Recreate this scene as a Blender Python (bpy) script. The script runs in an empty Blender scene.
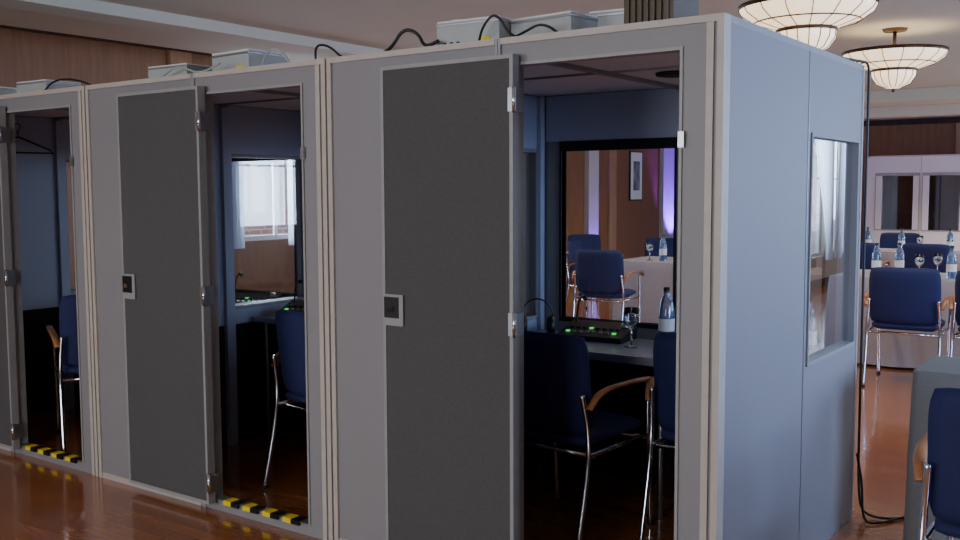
import bpy, math, random
from mathutils import Vector, Matrix
random.seed(3)
# ---------- materials ----------
def lin(c):
    return tuple((v/255/12.92 if v/255<=.04045 else ((v/255+.055)/1.055)**2.4) for v in c)+(1,)
def mat(name,c,rough=.6,metal=0,em=None,ems=0,noise=0,nscale=30,bump=0,trans=0,stretch=None,c2=None,coat=0):
    m=bpy.data.materials.new(name);m.use_nodes=True;nt=m.node_tree;b=nt.nodes['Principled BSDF']
    col=lin(c);b.inputs['Base Color'].default_value=col
    b.inputs['Roughness'].default_value=rough;b.inputs['Metallic'].default_value=metal
    b.inputs['Transmission Weight'].default_value=trans
    b.inputs['Coat Weight'].default_value=coat
    if em: b.inputs['Emission Color'].default_value=lin(em);b.inputs['Emission Strength'].default_value=ems
    if noise or bump or c2:
        tc=nt.nodes.new('ShaderNodeTexCoord');mp=nt.nodes.new('ShaderNodeMapping');n=nt.nodes.new('ShaderNodeTexNoise')
        nt.links.new(tc.outputs['Object'],mp.inputs['Vector']);nt.links.new(mp.outputs['Vector'],n.inputs['Vector'])
        n.inputs['Scale'].default_value=nscale;n.inputs['Detail'].default_value=6
        if stretch: mp.inputs['Scale'].default_value=stretch
        r=nt.nodes.new('ShaderNodeValToRGB')
        r.color_ramp.elements[0].position=.3;r.color_ramp.elements[1].position=.7
        d=lin(c2) if c2 else tuple(v*(1-noise) for v in col[:3])+(1,)
        r.color_ramp.elements[0].color=d;r.color_ramp.elements[1].color=col
        nt.links.new(n.outputs['Fac'],r.inputs['Fac']);nt.links.new(r.outputs['Color'],b.inputs['Base Color'])
        if bump:
            bp=nt.nodes.new('ShaderNodeBump');bp.inputs['Strength'].default_value=bump;bp.inputs['Distance'].default_value=.002
            nt.links.new(n.outputs['Fac'],bp.inputs['Height']);nt.links.new(bp.outputs['Normal'],b.inputs['Normal'])
    return m
M={}
M['panel']=mat('panel_laminate',(138,135,136),.5,noise=.1,nscale=250,bump=.15)
M['litinner']=mat('inner_panel_brightened',(172,178,196),.6,noise=.06,nscale=250)  # panel colour made paler and bluer, interior light put into the colour
M['trim']=mat('panel_edge_trim',(188,177,167),.45,noise=.1,nscale=20)
M['leaftrim']=mat('door_edge_trim',(152,150,148),.45,noise=.1,nscale=20)
M['roof']=mat('roof_panel',(220,214,216),.6)
M['leaf']=mat('door_fabric',(84,82,82),.9,noise=.3,nscale=260,bump=.4)
M['lower']=mat('dark_parts_and_shade',(26,26,28),.9,noise=.2,nscale=200)  # dark frames, vent and keys; also shade painted on lower booth walls
M['alu']=mat('aluminium',(170,172,176),.35,.9)
M['chrome']=mat('chrome',(215,215,220),.12,1)
M['black']=mat('black_plastic',(14,14,15),.45)
M['white']=mat('offwhite_plastic',(172,174,172),.5,noise=.08,nscale=10)
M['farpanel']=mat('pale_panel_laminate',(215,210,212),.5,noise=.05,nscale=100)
M['case']=mat('brown_metal_case',(92,80,66),.5,.3)
M['yellow']=mat('yellow_tape',(235,205,20),.5)
M['green']=mat('green_led',(10,120,40),.5,em=(40,220,90),ems=1.2)
M['desk']=mat('desk_laminate',(150,150,156),.22,noise=.1,nscale=60)
M['blue']=mat('blue_upholstery',(26,34,84),.8,noise=.3,nscale=300,bump=.3)
M['arm']=mat('beech_armrest',(176,116,70),.35,c2=(140,88,50),nscale=12,stretch=(4,1,4))
M['cloth']=mat('grey_tablecloth',(122,120,114),.85,noise=.15,nscale=150,bump=.2)
M['wcloth']=mat('pale_tablecloth',(166,156,156),.8,noise=.06,nscale=60)
M['wood']=mat('wood_veneer',(142,96,60),.42,c2=(122,80,48),nscale=5,stretch=(5,5,.4))
M['wood2']=mat('wood_pilaster',(172,128,92),.4,c2=(152,110,78),nscale=5,stretch=(5,5,.4))
M['darkwood']=mat('dark_wood',(60,38,26),.4,c2=(40,24,16),nscale=8,stretch=(4,4,.5))
M['ceil']=mat('ceiling_paint',(198,195,180),.9,noise=.04,nscale=3)
M['wallp']=mat('cream_paint',(190,182,172),.9,noise=.05,nscale=3)
M['lampglass']=mat('chandelier_glass',(250,240,220),.4,em=(255,222,178),ems=1.8)
M['bronze']=mat('bronze_rib',(80,60,42),.4,.8)
M['lampspot']=mat('downlight_lens',(255,250,240),.4,em=(255,240,215),ems=6)
M['purple']=mat('purple_led',(120,80,255),.4,em=(80,50,255),ems=3)
M['bottle']=mat('water_bottle_plastic',(150,185,225),.08,trans=.85)
M['glass']=mat('clear_glass',(240,245,250),.02,trans=1)
M['paper']=mat('paper',(225,225,220),.8)
M['photo']=mat('photo_print',(150,150,155),.5,c2=(70,70,78),nscale=5)
M['wframe']=mat('window_frame_paint',(215,215,215),.5)
def sheer():
    m=bpy.data.materials.new('sheer_curtain');m.use_nodes=True;nt=m.node_tree;nt.nodes.clear();N=nt.nodes.new;L=nt.links.new
    d=N('ShaderNodeBsdfDiffuse');d.inputs[0].default_value=(.75,.8,.9,1);t=N('ShaderNodeBsdfTranslucent');t.inputs[0].default_value=(.85,.9,1,1)
    tr=N('ShaderNodeBsdfTransparent');a=N('ShaderNodeMixShader');a.inputs[0].default_value=.6;L(d.outputs[0],a.inputs[1]);L(t.outputs[0],a.inputs[2])
    c=N('ShaderNodeMixShader');c.inputs[0].default_value=.25;L(a.outputs[0],c.inputs[1]);L(tr.outputs[0],c.inputs[2])
    o=N('ShaderNodeOutputMaterial');L(c.outputs[0],o.inputs[0]);return m
M['curtain']=sheer()
def pane():
    m=bpy.data.materials.new('window_pane');m.use_nodes=True;nt=m.node_tree;nt.nodes.clear()
    N=nt.nodes.new;L=nt.links.new
    g=N('ShaderNodeNewGeometry');dt=N('ShaderNodeVectorMath');dt.operation='DOT_PRODUCT'
    L(g.outputs['Incoming'],dt.inputs[0]);L(g.outputs['Normal'],dt.inputs[1])
    def mth(op,a,b=None):
        n=N('ShaderNodeMath');n.operation=op
        for i,x in enumerate((a,b)):
            if x is None: continue
            if isinstance(x,(int,float)): n.inputs[i].default_value=x
            else: L(x,n.inputs[i])
        return n.outputs[0]
    a=mth('ABSOLUTE',dt.outputs['Value']);o=mth('SUBTRACT',1,a);pw=mth('POWER',o,3.5)
    f=mth('MINIMUM',mth('ADD',mth('MULTIPLY',pw,1.8),.06),1)
    t=N('ShaderNodeBsdfTransparent');t.inputs[0].default_value=(.93,.95,.96,1)
    gl=N('ShaderNodeBsdfGlossy');gl.inputs['Roughness'].default_value=.0
    mx=N('ShaderNodeMixShader');L(f,mx.inputs[0]);L(t.outputs[0],mx.inputs[1]);L(gl.outputs[0],mx.inputs[2])
    out=N('ShaderNodeOutputMaterial');L(mx.outputs[0],out.inputs[0]);return m
M['pane']=pane()
def brickmat(name,c1,c2,mortar,scale,bw,rh,ms,rot,rough,coat=0,grain=True):
    m=bpy.data.materials.new(name);m.use_nodes=True;nt=m.node_tree;b=nt.nodes['Principled BSDF']
    N=nt.nodes.new;L=nt.links.new
    tc=N('ShaderNodeTexCoord');mp=N('ShaderNodeMapping');mp.inputs['Rotation'].default_value=rot
    L(tc.outputs['Object'],mp.inputs[0])
    br=N('ShaderNodeTexBrick');L(mp.outputs[0],br.inputs['Vector'])
    br.inputs['Color1'].default_value=lin(c1);br.inputs['Color2'].default_value=lin(c2);br.inputs['Mortar'].default_value=lin(mortar)
    br.inputs['Scale'].default_value=scale;br.inputs['Mortar Size'].default_value=ms;br.inputs['Brick Width'].default_value=bw;br.inputs['Row Height'].default_value=rh
    br.offset=.37
    n=N('ShaderNodeTexNoise');mp2=N('ShaderNodeMapping');mp2.inputs['Scale'].default_value=(1.5,25,1);L(mp.outputs[0],mp2.inputs[0]);L(mp2.outputs[0],n.inputs['Vector']);n.inputs['Scale'].default_value=2
    mx=N('ShaderNodeMix');mx.data_type='RGBA';mx.blend_type='MULTIPLY';mx.inputs[0].default_value=.4 if grain else .15
    L(br.outputs['Color'],mx.inputs[6]);L(n.outputs['Fac'],mx.inputs[7]);L(mx.outputs[2],b.inputs['Base Color'])
    b.inputs['Roughness'].default_value=rough;b.inputs['Coat Weight'].default_value=coat;b.inputs['Coat Roughness'].default_value=.1
    return m
M['floor']=brickmat('parquet_floor',(184,112,62),(168,98,54),(116,64,36),1,.9,.075,.0012,(0,0,0),.22,.9)
M['brick']=brickmat('exterior_brick',(170,105,85),(145,85,70),(190,180,170),1,.22,.075,.01,(0,math.radians(90),math.radians(90)),.9,0,False)

# ---------- builder ----------
class B:
    def __init__(s): s.v=[];s.f=[];s.mi=[];s.sm=[];s.ms=[];s.T=Matrix.Identity(4)
    def m(s,k):
        if k not in s.ms:s.ms.append(k)
        return s.ms.index(k)
    def add(s,vs,fs,k,sm=False):
        o=len(s.v);s.v+=[tuple(s.T@Vector(v)) for v in vs];i=s.m(k)
        for f in fs: s.f.append(tuple(a+o for a in f));s.mi.append(i);s.sm.append(sm)
    def box(s,x0,x1,y0,y1,z0,z1,k):
        s.add([(x0,y0,z0),(x1,y0,z0),(x1,y1,z0),(x0,y1,z0),(x0,y0,z1),(x1,y0,z1),(x1,y1,z1),(x0,y1,z1)],
          [(0,3,2,1),(4,5,6,7),(0,1,5,4),(1,2,6,5),(2,3,7,6),(3,0,4,7)],k)
    def quad(s,a,b,c,d,k): s.add([a,b,c,d],[(0,1,2,3)],k)
    def sweep(s,pts,r,k,r2=None,seg=8,smooth_pts=0):
        P=[Vector(p) for p in pts]
        for _ in range(smooth_pts):
            Q=[P[0]]
            for a,b in zip(P,P[1:]): Q+=[a*.75+b*.25,a*.25+b*.75]
            P=Q+[P[-1]]
        r2=r2 or r;vs=[];side=None;n=len(P)
        for i,p_ in enumerate(P):
            t=(P[min(i+1,n-1)]-P[max(i-1,0)]).normalized()
            if side is None:
                ref=Vector((0,0,1)) if abs(t.z)<.9 else Vector((1,0,0)); side=t.cross(ref).normalized()
            side=(side-t*side.dot(t)).normalized();up=side.cross(t)
            for j in range(seg):
                a=2*math.pi*j/seg;vs.append(p_+side*math.cos(a)*r+up*math.sin(a)*r2)
        fs=[(i*seg+j,i*seg+(j+1)%seg,(i+1)*seg+(j+1)%seg,(i+1)*seg+j) for i in range(n-1) for j in range(seg)]
        fs+=[tuple(range(seg))[::-1],tuple((n-1)*seg+j for j in range(seg))]
        s.add(vs,fs,k,True)
    def lathe(s,prof,c,k,seg=24):
        vs=[];n=len(prof)
        for r,z in prof:
            for j in range(seg):
                a=2*math.pi*j/seg;vs.append((c[0]+r*math.cos(a),c[1]+r*math.sin(a),c[2]+z))
        fs=[(i*seg+j,i*seg+(j+1)%seg,(i+1)*seg+(j+1)%seg,(i+1)*seg+j) for i in range(n-1) for j in range(seg)]
        s.add(vs,fs,k,True)
    def pillow(s,c,U,V,hw,hh,th,k,curve=0,n=12):
        c=Vector(c);U=Vector(U).normalized();V=Vector(V).normalized();W=U.cross(V)
        vs=[];idx={}
        for side in (1,-1):
            for i in range(n+1):
                for j in range(n+1):
                    u=-1+2*i/n;v=-1+2*j/n
                    uu=u*math.sqrt(1-.14*v**4*abs(v));vv=v*math.sqrt(1-.14*u**4*abs(u))
                    e=max(abs(u),abs(v));t=th*.5*(1-.75*e**6)*side
                    idx[side,i,j]=len(vs);vs.append(c+U*uu*hw+V*vv*hh+W*(t+curve*u*u))
        fs=[]
        for i in range(n):
            for j in range(n):
                fs.append((idx[1,i,j],idx[1,i+1,j],idx[1,i+1,j+1],idx[1,i,j+1]))
                fs.append((idx[-1,i,j],idx[-1,i,j+1],idx[-1,i+1,j+1],idx[-1,i+1,j]))
        ring=[(i,0) for i in range(n)]+[(n,j) for j in range(n)]+[(i,n) for i in range(n,0,-1)]+[(0,j) for j in range(n,0,-1)]
        for a,b in zip(ring,ring[1:]+ring[:1]): fs.append((idx[-1,a[0],a[1]],idx[-1,b[0],b[1]],idx[1,b[0],b[1]],idx[1,a[0],a[1]]))
        s.add(vs,fs,k,True)
    def done(s,name,loc=(0,0,0),rz=0,bevel=0,mesh_only=False):
        me=bpy.data.meshes.new(name);me.from_pydata(s.v,[],s.f)
        for k in s.ms: me.materials.append(M[k])
        me.polygons.foreach_set('material_index',s.mi);me.polygons.foreach_set('use_smooth',s.sm);me.update()
        if mesh_only:return me
        return place(me,name,loc,rz,bevel)
def place(me,name,loc=(0,0,0),rz=0,bevel=0):
    o=bpy.data.objects.new(name,me);bpy.context.scene.collection.objects.link(o);o.location=loc;o.rotation_euler=(0,0,math.radians(rz))
    if bevel:
        b=o.modifiers.new('bevel','BEVEL');b.width=bevel;b.segments=2;b.limit_method='ANGLE';b.angle_limit=math.radians(50)
    return o

# ---------- room ----------
XL,XR,YB,YF,ZC=-7.2,3.2,-6.0,15.9,2.7
b=B();b.box(XL-.2,XR+.2,YB-.2,YF+.2,-.1,0,'floor');b.done('floor')
def wall(name,axis,p0,p1,a0,a1,z0,z1,holes,k):
    b=B()
    def bx(a,c,za,zb):
        if c-a<1e-4 or zb-za<1e-4:return
        if axis=='x': b.box(p0,p1,a,c,za,zb,k)
        else: b.box(a,c,p0,p1,za,zb,k)
    cur=a0
    for h in sorted(holes):
        bx(cur,h[0],z0,z1);bx(h[0],h[1],z0,h[2]);bx(h[0],h[1],h[3],z1);cur=h[1]
    bx(cur,a1,z0,z1);return b.done(name)
LH=[(4.2,5.5,.92,2.3),(8.6,9.9,.92,2.3)]
RH=[(-.2,1.6,.9,2.4),(2.2,4.0,.9,2.4),(6.6,8.4,.9,2.4),(10.4,12.2,.45,2.4),(12.6,14.8,.45,2.4)]
BH=[(-4.2,-2.4,.9,2.4),(-1.2,.6,.9,2.4)]
wall('wall_left','x',XL-.2,XL,YB-.2,YF+.2,0,3.05,LH,'wood')
wall('wall_right','x',XR,XR+.2,YB-.2,YF+.2,0,3.05,RH,'wallp')
wall('wall_back','y',YB-.2,YB,XL,XR,0,3.05,BH,'wallp')
wall('wall_far','y',YF,YF+.2,XL,XR,0,3.05,[],'wood')
b=B();b.box(-6.0,XR,YB,YF,ZC,3.2,'ceil');b.box(XL-.2,-6.0,YB,YF,3.0,3.2,'ceil');b.done('ceiling')
n=0
def window(axis,p,h,inward):
    global n;n+=1
    b=B();a0,a1,z0,z1=h;w=.05
    def bx(a,c,za,zb,k='wframe',d=.05):
        if axis=='x': b.box(p-d/2,p+d/2,a,c,za,zb,k)
        else: b.box(a,c,p-d/2,p+d/2,za,zb,k)
    bx(a0,a0+w,z0,z1);bx(a1-w,a1,z0,z1);bx(a0+w,a1-w,z0,z0+w);bx(a0+w,a1-w,z1-w,z1)
    mid=(a0+a1)/2;bx(mid-.02,mid+.02,z0+w,z1-w,d=.03);bx(a0+w,a1-w,(z0+z1)/2+.18,(z0+z1)/2+.21,d=.03)
    if axis=='x': b.quad((p,a0,z0),(p,a1,z0),(p,a1,z1),(p,a0,z1),'pane')
    else: b.quad((a0,p,z0),(a1,p,z0),(a1,p,z1),(a0,p,z1),'pane')
    b.done('window_%d'%n)
for h in LH: window('x',XL-.1,h,1)
for h in RH: window('x',XR+.1,h,-1)
for h in BH: window('y',YB-.1,h,1)
def curtain(y0,y1,x=XL+.06,z0=.85,z1=2.42,tie=0):
    b=B();N=40;K=10;vs=[]
    for j in range(K+1):
        v=j/K;w=1 if not tie else 1-.75*math.sin(math.pi*(1-v)*.5)**1.5
        for i in range(N+1):
            u=i/N
            if tie>0: y=y0+(y1-y0)*u*w
            elif tie<0: y=y1-(y1-y0)*u*w
            else: y=y0+(y1-y0)*u
            vs.append((x+.025*math.sin(i*1.7),y,z0+(z1-z0)*v))
    fs=[(j*(N+1)+i,j*(N+1)+i+1,(j+1)*(N+1)+i+1,(j+1)*(N+1)+i) for j in range(K) for i in range(N)]
    b.add(vs,fs,'curtain',True);b.done('window_curtain')
curtain(4.9,5.6);curtain(9.4,9.95);curtain(4.05,4.25)
curtain(10.3,11.25,XR-.08,.4,2.45,1);curtain(11.3,12.3,XR-.08,.4,2.45,-1);curtain(12.5,13.6,XR-.08,.4,2.45,1);curtain(13.7,14.9,XR-.08,.4,2.45,-1)
b=B();b.box(-10.2,-10,0,14,-3,6,'brick');b.done('exterior_brick_building')
t=0
def trim(x0,x1,y0,y1,z0,z1,k):
    global t;t+=1
    b=B();b.box(x0,x1,y0,y1,z0,z1,k);b.done('trim_%d'%t,bevel=.004)
for x in (-5.4,-3.7,-2.0,-.3,1.4): trim(x-.12,x+.12,YF-.06,YF,.12,2.6,'wood2')
for y in (1.2,3.5,6.6,12.75): trim(XL,XL+.05,y-.13,y+.13,.12,2.88,'wood2')
trim(XL,XL+.09,11.8,12.15,.12,2.88,'wallp');trim(XL,XL+.09,14.75,15.9,.12,2.88,'wallp')
trim(XL,XL+.08,YB,YF,2.88,3.0,'darkwood')
trim(-6.0,XR,YF-.05,YF,2.6,2.7,'darkwood')
trim(-4.9,-4.6,YB,YF,2.62,2.7,'ceil')
trim(-4.6,XR,10.2,10.5,2.55,2.7,'ceil');trim(-4.6,XR,12.9,13.2,2.55,2.7,'ceil')
for nm,a in (('far',(XL,XR,YF-.03,YF)),('left',(XL,XL+.03,YB,YF)),('right',(XR-.03,XR,YB,YF)),('back',(XL,XR,YB,YB+.03))):
    b=B();b.box(a[0],a[1],a[2],a[3],0,.12,'darkwood');b.done('baseboard_'+nm)

# ---------- booths ----------
D=1.58;BW=1.675
def booth_mesh(tape=True,P='panel',I='litinner',W='lower',Lo='lower'):
    b=B();L,R=-1.67,-.005;H=2.0;t=.04;s=.022;S=-.8375
    b.box(L+s,S-s,0,t,0,H-s,P)
    def vtrim(x,y0=-.01,y1=t+.005): b.box(x,x+s,y0,y1,0,H,'trim')
    vtrim(L);vtrim(R-s)
    b.box(S-.012,S-.001,-.008,t+.005,0,H,'leaftrim');b.box(S+.001,S+.012,-.008,t+.005,0,H,'leaftrim')
    b.box(S-s,S-.012,0,t,0,H-s,P);b.box(S+.012,S+s,0,t,0,H-s,P)
    b.box(L+s,S-.012,-.01,t,H-s,H,'trim');b.box(S+.012,R-s,-.01,t,H-s,H,'trim')
    b.box(L+s,S-s-.001,-.006,0,0,.03,'trim')
    x0,x1,zt,zs=-.772,-.14,1.912,.05
    b.box(S+s,R-s,0,t,zt,H-s,P);b.box(S+s,x0,0,t,0,zt,P);b.box(x1,R-s,0,t,0,zt,P);b.box(x0,x1,0,t,0,zs,P)
    e=.01
    b.box(x0,x0+e,-.006,t+.004,zs,zt,'leaftrim');b.box(x1-e,x1,-.006,t+.004,zs,zt,'leaftrim');b.box(x0+e,x1-e,-.006,t+.004,zt-e,zt,'leaftrim');b.box(x0+e,x1-e,-.006,t+.004,zs,zs+.006,'alu')
    b.box(R-s-.035,R-s-.012,-.008,0,0,H-s,'trim')
    if tape:
        k=0;x=x0+.08
        while x<x1-.1:
            b.box(x,x+.05,-.012,t,zs+.006,zs+.009,'black' if k%2 else 'yellow');b.box(x,x+.05,-.014,-.006,zs-.012,zs+.006,'black' if k%2 else 'yellow')
            x+=.05+(.03 if k%2 else 0);k+=1
    for xs in ((R-t,R),(L,L+t)):
        o=xs[1] if xs[1]==R else xs[0];sg=1 if o==R else -1
        b.box(xs[0],xs[1],t+.006,.82,0,H-s,P)
        b.box(xs[0],xs[1],.825,.865,0,H-s,P);b.box(xs[0],xs[1],1.505,D,0,H-s,P)
        b.box(xs[0],xs[1],.865,1.505,0,.8,P);b.box(xs[0],xs[1],.865,1.505,1.67,H-s,P)
        a0,a1=(o-.002,o+.003) if sg>0 else (o-.003,o+.002)
        b.box(xs[0],xs[1],0+t+.006,D,H-s,H,'leaftrim')
        b.box(a0,a1,.819,.826,0,H-s,'alu');b.box(a0,a1,D-.02,D,0,H-s,'trim')
        i0,i1=xs[0]-.007,xs[1]+.007
        b.box(i0,i1,.855,.868,.79,1.68,P);b.box(i0,i1,1.502,1.515,.79,1.68,P);b.box(i0,i1,.868,1.502,1.665,1.68,P);b.box(i0,i1,.868,1.502,.79,.805,'leaftrim')
        xm=(xs[0]+xs[1])/2;b.quad((xm,.865,.8),(xm,1.505,.8),(xm,1.505,1.67),(xm,.865,1.67),'pane')
        xi=xs[0] if sg>0 else xs[1]
        c0,c1=(xi-.03,xi) if sg>0 else (xi,xi+.03)
        l0,l1=(xi-.005,xi-.001) if sg>0 else (xi+.001,xi+.005)
        b.box(l0,l1,t+.006,.79,.70,1.955,I);b.box(l0,l1,.85,1.49,1.685,1.955,I);b.box(l0,l1,.85,1.49,.70,.785,I)  # added liner sheets, paler than the panel so the interior looks lit
        b.box(c0,c1,.79,.85,0,1.94,I)
        b.box(l0,l1,t+.006,.785,0,.70,Lo);b.box(l0,l1,.855,D-t-.052,0,.70,Lo)  # dark sheets below desk height, interior shade put into the colour
        b.box(c0,c1,D-t-.05,D-t-.012,.7,1.955,I)
    y0,y1=D-t,D
    for (a,c) in ((L+t,-1.5),(-.865,-.81),(-.15,R-t)): b.box(a,c,y0,y1,0,H-s,P)
    for (a,c) in ((-1.5,-.865),(-.81,-.15)):
        b.box(a,c,y0,y1,0,.8,P);b.box(a,c,y0,y1,1.67,H-s,P)
        b.box(a,c,y0-.01,y1+.006,1.67,1.72,W);b.box(a-.012,a,y0-.008,y1+.006,.78,1.72,W);b.box(c,c+.012,y0-.008,y1+.006,.78,1.72,W)
        b.box(a,c,y0-.008,y1+.006,.78,.8,W)
        if P=='farpanel':
            b.box(a,a+.09,y0,y1,.8,1.67,P);b.box(c-.09,c,y0,y1,.8,1.67,P)
        ym=(y0+y1)/2;b.quad((a,ym,.8),(c,ym,.8),(c,ym,1.67),(a,ym,1.67),'pane')
    b.box(L+t+.034,R-t-.034,y0-.005,y0-.001,1.722,1.955,I)
    b.box(L+t,R-t,y0,y1,H-s,H,'trim');b.box(L+t+.034,R-t-.034,y0-.006,y0-.001,0,.7,Lo)  # second box: dark sheet under the window, shade as colour
    b.box(S-.006,S+.006,y1,y1+.004,0,H,'trim')
    b.box(L+t,R-t,t,D-t,1.96,1.985,'roof');b.box(S-.015,S+.015,t,D-t,1.945,1.96,P)
    b.lathe([(0,0),(.085,0),(.085,-.012),(.06,-.014),(0,-.014)],(-.62,1.0,1.96),'lower')
    b.box(L+t,R-t,.78,.80,1.952,1.96,P)
    la,lb,ya,yb,za,zb=-1.345,-.742,-.052,-.016,.04,1.935
    b.box(la+.014,lb-.014,ya,yb,za+.014,zb-.014,'leaf')
    b.box(la,la+.014,ya-.004,yb,za,zb,'leaftrim');b.box(lb-.014,lb,ya-.004,yb,za,zb,'leaftrim')
    b.box(la+.014,lb-.014,ya-.004,yb,zb-.014,zb,'leaftrim');b.box(la+.014,lb-.014,ya-.004,yb,za,za+.014,'leaftrim')
    b.box(la+.012,la+.105,ya-.010,ya-.004,.955,1.075,'leaftrim');b.box(la+.015,la+.085,ya-.014,ya-.010,.985,1.065,'black');b.box(la+.04,la+.065,ya-.026,ya-.014,1.01,1.03,'chrome')
    for z in (.14,1.0,1.78):
        b.box(lb-.018,lb,ya-.008,ya-.004,z-.04,z+.04,'alu');b.sweep([(lb+.004,ya-.004,z-.045),(lb+.004,ya-.004,z+.045)],.006,'chrome')
        b.box(lb-.004,lb+.012,ya-.002,-.006,z-.04,z+.04,'alu')
    b.box(x1-.01,x1+.01,-.014,-.006,1.60,1.65,'alu')
    return b.done('interpreter_booth',mesh_only=True)
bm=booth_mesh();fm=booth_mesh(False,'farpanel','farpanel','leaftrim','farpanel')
for i in range(3): place(bm,'interpreter_booth',(-BW*i,0,0))
for i in range(2): place(fm,'interpreter_booth',(-3.12+BW*i,14.0+D,0),180)

# ---------- chair ----------
def chair_mesh():
    b=B()
    b.pillow((0,.0,.455),(1,0,0),(0,1,0),.235,.235,.075,'blue',0)
    b.pillow((0,-.255,.68),(1,0,0),(0,-.13,1),.245,.215,.05,'blue',-.03)
    for s in (-1,1):
        b.sweep([(s*.25,-.33,.01),(s*.25,-.26,.30),(s*.25,-.235,.47),(s*.235,-.27,.66)],.0115,'chrome',smooth_pts=2)
        b.sweep([(s*.25,.25,.01),(s*.25,.225,.35),(s*.26,.2,.64)],.0115,'chrome',smooth_pts=2)
        b.sweep([(s*.25,-.24,.41),(s*.25,.22,.41)],.010,'chrome')
        b.sweep([(s*.255,-.25,.60),(s*.275,-.2,.67),(s*.285,0,.675),(s*.28,.2,.665),(s*.27,.27,.62)],.02,'arm',.011,smooth_pts=2)
        for y in (-.33,.25): b.lathe([(0,0),(.014,0),(.014,.015),(0,.015)],(s*.25,y,0),'black',10)
    b.sweep([(-.25,.2,.40),(.25,.2,.40)],.010,'chrome');b.sweep([(-.25,-.2,.40),(.25,-.2,.40)],.010,'chrome')
    return b.done('chair',mesh_only=True)
cm=chair_mesh()
CH=[(-.97,.74,-4),(-.36,1.02,0),(-2.22,.66,-4),(-4.06,.50,62),
 (.80,.46,0),(-.5,4.95,3),(-1.8,10.4,188),(-1.0,8.35,-4),(-1.75,8.3,3),(.1,4.98,-3),(-.9,10.5,175),
 (-4.15,6.7,-75),(-3.7,7.55,205),(-4.9,8.0,-120),(-3.42,5.62,8)]
for x,y,r in CH: place(cm,'conference_armchair',(x,y,0),r)

def table_mesh():
    b=B();b.box(-1.60,-.06,.985,1.48,.705,.735,'desk');b.box(-1.60,-.06,.977,.985,.70,.737,'alu')
    for x in (-1.575,-.7,-.075):
        b.sweep([(x,1.06,0),(x,1.06,.705)],.014,'alu');b.sweep([(x,1.44,0),(x,1.44,.705)],.014,'alu')
    return b.done('booth_desk',mesh_only=True)
tm=table_mesh()
for i in range(3): place(tm,'booth_desk',(-BW*i,0,0),0,.003)
def console_mesh():
    b=B();b.add([(-.17,-.1,0),(.17,-.1,0),(.17,.1,0),(-.17,.1,0),(-.17,-.1,.025),(.17,-.1,.025),(.17,.1,.075),(-.17,.1,.075)],
     [(0,3,2,1),(4,5,6,7),(0,1,5,4),(1,2,6,5),(2,3,7,6),(3,0,4,7)],'black')
    def zt(y): return .025+(y+.1)*.25
    for i in range(8):
        for j in range(2):
            x=-.14+i*.035;y=-.06+j*.05;b.box(x,x+.018,y,y+.018,zt(y)-.002,zt(y)+.008,'green' if (i*2+j)%7==0 else 'lower' if j else 'alu')
    b.lathe([(.018,0),(.018,.02),(0,.02)],(.13,.05,.06),'alu',14)
    b.sweep([(-.14,.07,.065),(-.14,.08,.14),(-.10,.03,.20),(-.05,-.04,.21)],.005,'black',smooth_pts=2);b.sweep([(-.06,-.03,.21),(-.03,-.065,.205)],.012,'black')
    return b.done('interpreter_console',mesh_only=True)
km=console_mesh()
for x,y,r in ((-1.18,1.34,5),(-.42,1.28,-4),(-3.02,1.2,20),(-2.1,1.3,8),(-3.68,1.32,25),(-4.6,1.25,0)): place(km,'interpreter_console',(x,y,.736),r)
def headset_mesh():
    b=B();P=[(.08*math.cos(a),0,.10+.09*math.sin(a)) for a in [math.pi*i/10 for i in range(11)]]
    b.sweep(P,.008,'black',.004)
    for s in(-1,1):
        b.sweep([(s*.065,0,.10),(s*.065,0,.06)],.006,'black')
        T=b.T;b.T=Matrix.Translation((s*.07,0,.055))@Matrix.Rotation(math.pi/2,4,'Y');b.lathe([(0,-.02),(.045,-.02),(.052,0),(.045,.02),(0,.02)],(0,0,0),'black',18);b.T=T
    return b.done('headset',mesh_only=True)
hm=headset_mesh()
for x,y,r in ((-1.47,1.25,30),(-2.5,1.12,40)): place(hm,'headset',(x,y,.735),r)
def glass_mesh():
    b=B();b.lathe([(0,0),(.033,.001),(.033,.003),(.006,.008),(.004,.08),(.012,.09),(.033,.11),(.038,.14),(.033,.185),(.0315,.185),(.036,.14),(.031,.112),(0,.094)],(0,0,0),'glass',20)
    return b.done('wine_glass',mesh_only=True)
def bottle_mesh():
    b=B();b.lathe([(0,0),(.036,0),(.038,.01),(.038,.16),(.03,.2),(.014,.235),(.014,.25)],(0,0,0),'bottle',20);b.lathe([(.016,.245),(.016,.268),(0,.268)],(0,0,0),'black',14);b.lathe([(.0388,.06),(.0388,.12)],(0,0,0),'paper',20)
    return b.done('water_bottle',mesh_only=True)
gm=glass_mesh();wm=bottle_mesh()
for x,y in ((-.92,1.2),(-.2,1.1),(-.16,1.22)): place(gm,'wine_glass',(x,y,.736))
for x,y in ((-.84,1.41),(-.16,1.38),(-3.2,1.42)): place(wm,'water_bottle',(x,y,.736))

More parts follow.
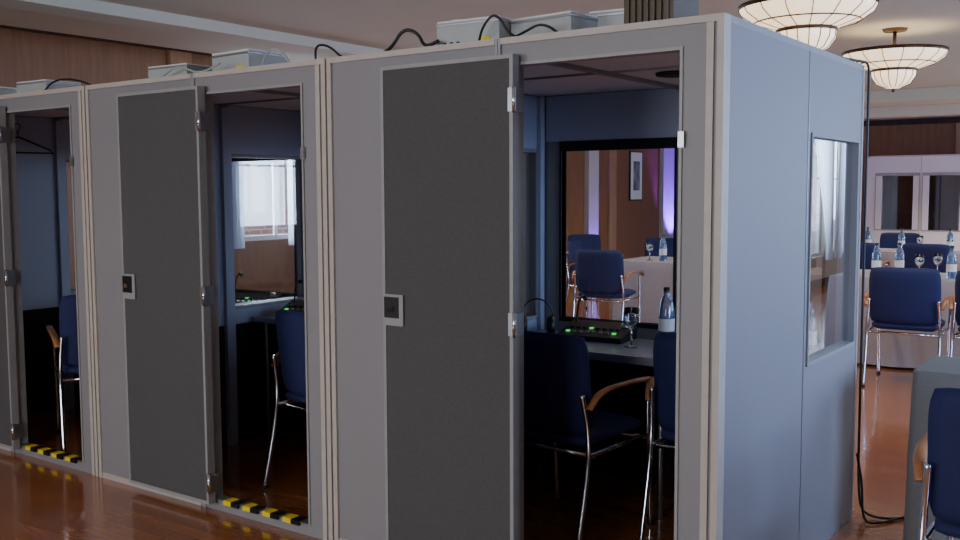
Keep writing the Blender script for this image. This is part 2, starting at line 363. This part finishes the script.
def draped(x0,x1,y0,y1,k,z=.74,name='draped_table'):
    b=B();per=[];step=.02
    def edge(ax,ay,bx,by):
        Lh=math.hypot(bx-ax,by-ay);n=int(Lh/step)
        for i in range(n): per.append((ax+(bx-ax)*i/n,ay+(by-ay)*i/n,(by-ay)/Lh,-(bx-ax)/Lh))
    edge(x0,y0,x1,y0);edge(x1,y0,x1,y1);edge(x1,y1,x0,y1);edge(x0,y1,x0,y0)
    rows=[(z,0),(z-.01,.006),(z-.1,.3),(z-.35,.7),(.02,1)]
    vs=[];N=len(per)
    for zz,a in rows:
        for i,(x,y,nx,ny) in enumerate(per):
            w=(math.sin(i*.33)+.5*math.sin(i*.19+1))*.018*a+ .012*a+(.004 if a else 0)
            vs.append((x+nx*w,y+ny*w,zz))
    fs=[(r*N+i,r*N+(i+1)%N,(r+1)*N+(i+1)%N,(r+1)*N+i) for r in range(len(rows)-1) for i in range(N)]
    b.add(vs,fs,k,True);b.add([(x0,y0,z),(x1,y0,z),(x1,y1,z),(x0,y1,z)],[(0,1,2,3)],k)
    b.done(name)
draped(.29,1.7,1.3,1.72,'cloth')
draped(-1.6,1.2,5.5,6.3,'wcloth');draped(-2.4,0,9.0,9.7,'wcloth')
draped(-3.6,-2.7,6.1,6.9,'wcloth')
for x,y in ((-.95,5.8),(-.8,5.95),(-.35,5.7),(-.22,5.85),(-.1,6.0),(-1.5,9.2),(-1.0,9.3),(-1.9,9.3),(-3.0,6.5),(-3.15,6.3)): place(wm,'water_bottle',(x,y,.741))
for x,y in ((-1.1,5.7),(-.6,5.75),(-.5,5.95),(.05,5.7),(-1.2,5.95),(-1.3,9.2),(-3.3,6.3),(-3.1,6.7),(-2.85,6.3)): place(gm,'wine_glass',(x,y,.741))

# ---------- roof equipment ----------
def unit_mesh():
    b=B();b.box(-.14,.14,-.11,.11,.008,.125,'white')
    for i in range(3): b.box(-.11+i*.03,-.095+i*.03,-.113,-.11,.03,.05,'black')
    b.box(.05,.10,-.113,-.11,.03,.06,'yellow');b.box(-.143,.143,-.113,.113,.112,.12,'alu');b.box(-.14,.14,-.11,.11,.125,.132,'paper')
    for x in(-.11,.11):
        for y in(-.08,.08): b.lathe([(0,0),(.012,0),(.012,.008),(0,.008)],(x,y,0),'black',8)
    return b.done('audio_control_unit',mesh_only=True)
um=unit_mesh()
for x,y,r,sz in ((-1.10,.27,4,1),(-.80,.34,-6,.95),(-.56,.5,5,1.1),(-2.92,.27,3,.75),(-2.48,.3,-4,1),(-2.70,.55,6,1.1),(-4.14,.27,3,.8),(-4.7,.3,-3,.8)): place(um,'audio_control_unit',(x,y,1.986),r,.004).scale=(1,1,sz)
b=B()
for i in range(7): b.box(-.09+i*.026,-.072+i*.026,-.09,.09,.02,.15,'case')
b.box(-.1,.1,-.08,.08,0,.135,'case');b.done('power_supply_case',(-.34,.26,1.986),-8,.003)
def cable(pts,r=.005,name='power_cable',k='black'):
    b=B();b.sweep(pts,r,k,smooth_pts=3,seg=6);b.done(name)
z=2.01
cable([(-1.02,.13,z),(-.98,.1,z+.06),(-.92,.1,z+.11),(-.87,.13,z+.01),(-.8,.1,z+.02),(-.72,.1,z+.05),(-.66,.14,z)])
cable([(-1.86,.12,z),(-1.84,.10,z+.07),(-1.76,.10,z+.06),(-1.7,.12,z),(-1.6,.12,z)])
cable([(-1.5,.12,z),(-1.42,.10,z+.02),(-1.36,.10,z+.09),(-1.3,.12,z+.07),(-1.27,.12,z+.01),(-1.2,.12,z+.03)],.007)
cable([(-2.2,.12,z),(-2.13,.10,z+.08),(-2.06,.10,z+.07),(-2.0,.12,z)],k='white')
cable([(-2.9,.1,z),(-2.75,.1,z+.06),(-2.6,.1,z),(-2.45,.1,z+.04)],k='white')
cable([(-3.95,.12,z),(-3.8,.10,z+.06),(-3.6,.10,z+.05),(-3.45,.12,z)])
cable([(-.7,.14,z),(-.55,.1,z+.01),(-.45,.14,z)],k='yellow')
cable([(-.12,.3,z),(-.07,.8,z),(-.05,1.3,z),(.0,1.5,z),(.014,1.585,z),(.012,1.592,1.9),(.012,1.592,1.2),(.012,1.592,.5),(.014,1.592,.1),(.04,1.60,.012),(.15,1.6,.01),(.25,1.75,.008)],.006)
cable([(.016,1.55,.3),(.03,1.6,.15),(.06,1.5,.01),(.12,1.52,.008),(.2,1.7,.008)],.006)
b=B();b.sweep([(0,0,.1),(.02,0,.13),(.0,0,.15),(-.025,0,.13)],.003,'black',smooth_pts=2)
b.sweep([(0,0,.1),(0,0,.06),(-.19,0,-.02),(-.21,0,-.04),(.21,0,-.04),(.19,0,-.02),(0,0,.06)],.006,'black',seg=6);b.done('coat_hanger',(-4.9,.5,1.76),75)

# ---------- chandeliers ----------
def chand_mesh():
    b=B()
    prof=[(.40,0),(.405,-.015),(.385,-.05),(.31,-.10),(.20,-.135),(.165,-.14),(.175,-.155),(.17,-.20),(.13,-.255),(.06,-.285),(0,-.292)]
    b.lathe(prof,(0,0,0),'lampglass',36);b.lathe([(.40,0),(.41,.005),(.41,-.018),(.405,-.02)],(0,0,0),'bronze',36)
    b.lathe([(.175,-.135),(.183,-.145),(.178,-.16)],(0,0,0),'bronze',36)
    b.lathe([(.40,0),(.2,.02),(0,.03)],(0,0,0),'lampglass',36)
    for i in range(16):
        a=2*math.pi*i/16;b.sweep([(r*1.012*math.cos(a),r*1.012*math.sin(a),z) for r,z in prof[1:-1]],.003,'bronze',seg=5)
    b.lathe([(.318,-.098),(.322,-.102),(.316,-.106)],(0,0,0),'bronze',36)
    b.lathe([(0,-.288),(.018,-.292),(.012,-.315),(0,-.32)],(0,0,0),'bronze',12)
    b.sweep([(0,0,.02),(0,0,.175)],.015,'bronze');b.lathe([(.1,.18),(.09,.16),(.02,.155)],(0,0,0),'bronze',30)
    return b.done('chandelier',mesh_only=True)
chm=chand_mesh()
for x,y in ((-.67,2.89),(-.73,5.25)): place(chm,'chandelier',(x,y,2.525)).scale=(.94,.94,.97)
def light(kind,name,loc,energy,color,size=1,sy=None,target=None,spot=None):
    l=bpy.data.lights.new(name,kind);l.energy=energy;l.color=color
    if kind=='AREA':
        l.shape='RECTANGLE';l.size=size;l.size_y=sy or size
    else: l.shadow_soft_size=size
    if spot:l.spot_size=math.radians(spot);l.spot_blend=.6
    o=bpy.data.objects.new(name,l);bpy.context.scene.collection.objects.link(o);o.location=loc
    if target is not None: o.rotation_euler=(Vector(target)-Vector(loc)).to_track_quat('-Z','Y').to_euler()
    return o
b=B();b.lathe([(0,-.004),(.035,-.004)],(0,0,0),'lampspot',20);b.lathe([(.035,-.003),(.05,-.008),(.05,0)],(0,0,0),'wframe',20);dm=b.done('recessed_downlight',mesh_only=True)
for x,y,e in ((-.05,4.3,70),(-1.6,6.9,70),(-.4,8.2,60),(-3.2,5.2,80),(-3.2,2.9,80),(-1.2,3.6,60),(-3.0,-1.5,12),(-5.2,-1.5,10),(-1,-2.5,10),(-5.2,5.5,30),(-2.5,9.5,80),(-1.5,12.0,220),(-5.2,11.8,70),(-.2,12.2,170),(-2.5,13.0,200)):
    place(dm,'recessed_downlight',(x,y,ZC));light('SPOT','downlight_lamp',(x,y,ZC-.03),e,(1,.88,.78),.04,target=(x,y,0),spot=120)
b=B();b.T=Matrix.Rotation(math.pi/2,4,'Z');b.box(-.25,.25,-.03,0,-.46,.46,'black');b.box(-.225,.225,-.034,-.03,-.435,.435,'paper');b.box(-.13,.13,-.037,-.034,-.27,.27,'photo');b.done('framed_picture',(XL,13.7,1.72))
for x,y,tx,ty,e in ((XL+.45,15.1,XL+.09,15.1,1100),(XL+.3,12.0,XL+.09,12.0,90)):
    b=B();b.lathe([(0,0),(.07,0),(.07,.16),(.06,.18),(.055,.17),(0,.17)],(0,0,0),'black',20);b.lathe([(0,.172),(.054,.172)],(0,0,0),'purple',20);b.done('led_uplighter',(x,y,0))
    light('SPOT','uplighter_lamp',(x,y,.2),e,(.14,.02,1),.05,target=(tx,ty,1.8),spot=60)
for y in (10.52,13.22):
    b=B();b.box(-4.5,1.5,y,y+.02,2.62,2.66,'purple');b.done('led_cove_strip')

cool=(.35,.53,1)
for h in RH[:2]: light('AREA','daylight_window_right',(XR+.25,(h[0]+h[1])/2,1.65),120,cool,1.7,1.4,target=(0,(h[0]+h[1])/2,1.5))
for h in RH[2:]: light('AREA','daylight_window_right',(XR+.25,(h[0]+h[1])/2,1.65),125,(.65,.8,1),1.4,1.4,target=(0,(h[0]+h[1])/2,1.5))
for h in BH: light('AREA','daylight_window_back',((h[0]+h[1])/2,YB-.25,1.65),108,(.98,.97,1),1.7,1.4,target=((h[0]+h[1])/2,0,1.4))
for h in LH: light('AREA','daylight_window_left',(XL-.3,(h[0]+h[1])/2,1.65),90,(.7,.82,1),1.1,1.2,target=(0,(h[0]+h[1])/2,1.2))
w=bpy.data.worlds.new('World');bpy.context.scene.world=w;w.use_nodes=True;w.node_tree.nodes['Background'].inputs[0].default_value=(.6,.75,1,1);w.node_tree.nodes['Background'].inputs[1].default_value=4

# ---------- camera ----------
yaw,pitch,roll=.6234,.0817,-.0043
f=Vector((-math.sin(yaw)*math.cos(pitch),math.cos(yaw)*math.cos(pitch),-math.sin(pitch)))
r=Vector((math.cos(yaw),math.sin(yaw),0));u=r.cross(f);c,s=math.cos(roll),math.sin(roll)
r,u=c*r+s*u,-s*r+c*u
cd=bpy.data.cameras.new('camera');cam=bpy.data.objects.new('camera',cd);bpy.context.scene.collection.objects.link(cam)
cd.sensor_width=36;cd.lens=976.59/960*36;cd.clip_start=.05
p=(1.1425,-2.873,1.4702)
cam.matrix_world=Matrix(((r[0],u[0],-f[0],p[0]),(r[1],u[1],-f[1],p[1]),(r[2],u[2],-f[2],p[2]),(0,0,0,1)))
bpy.context.scene.camera=cam
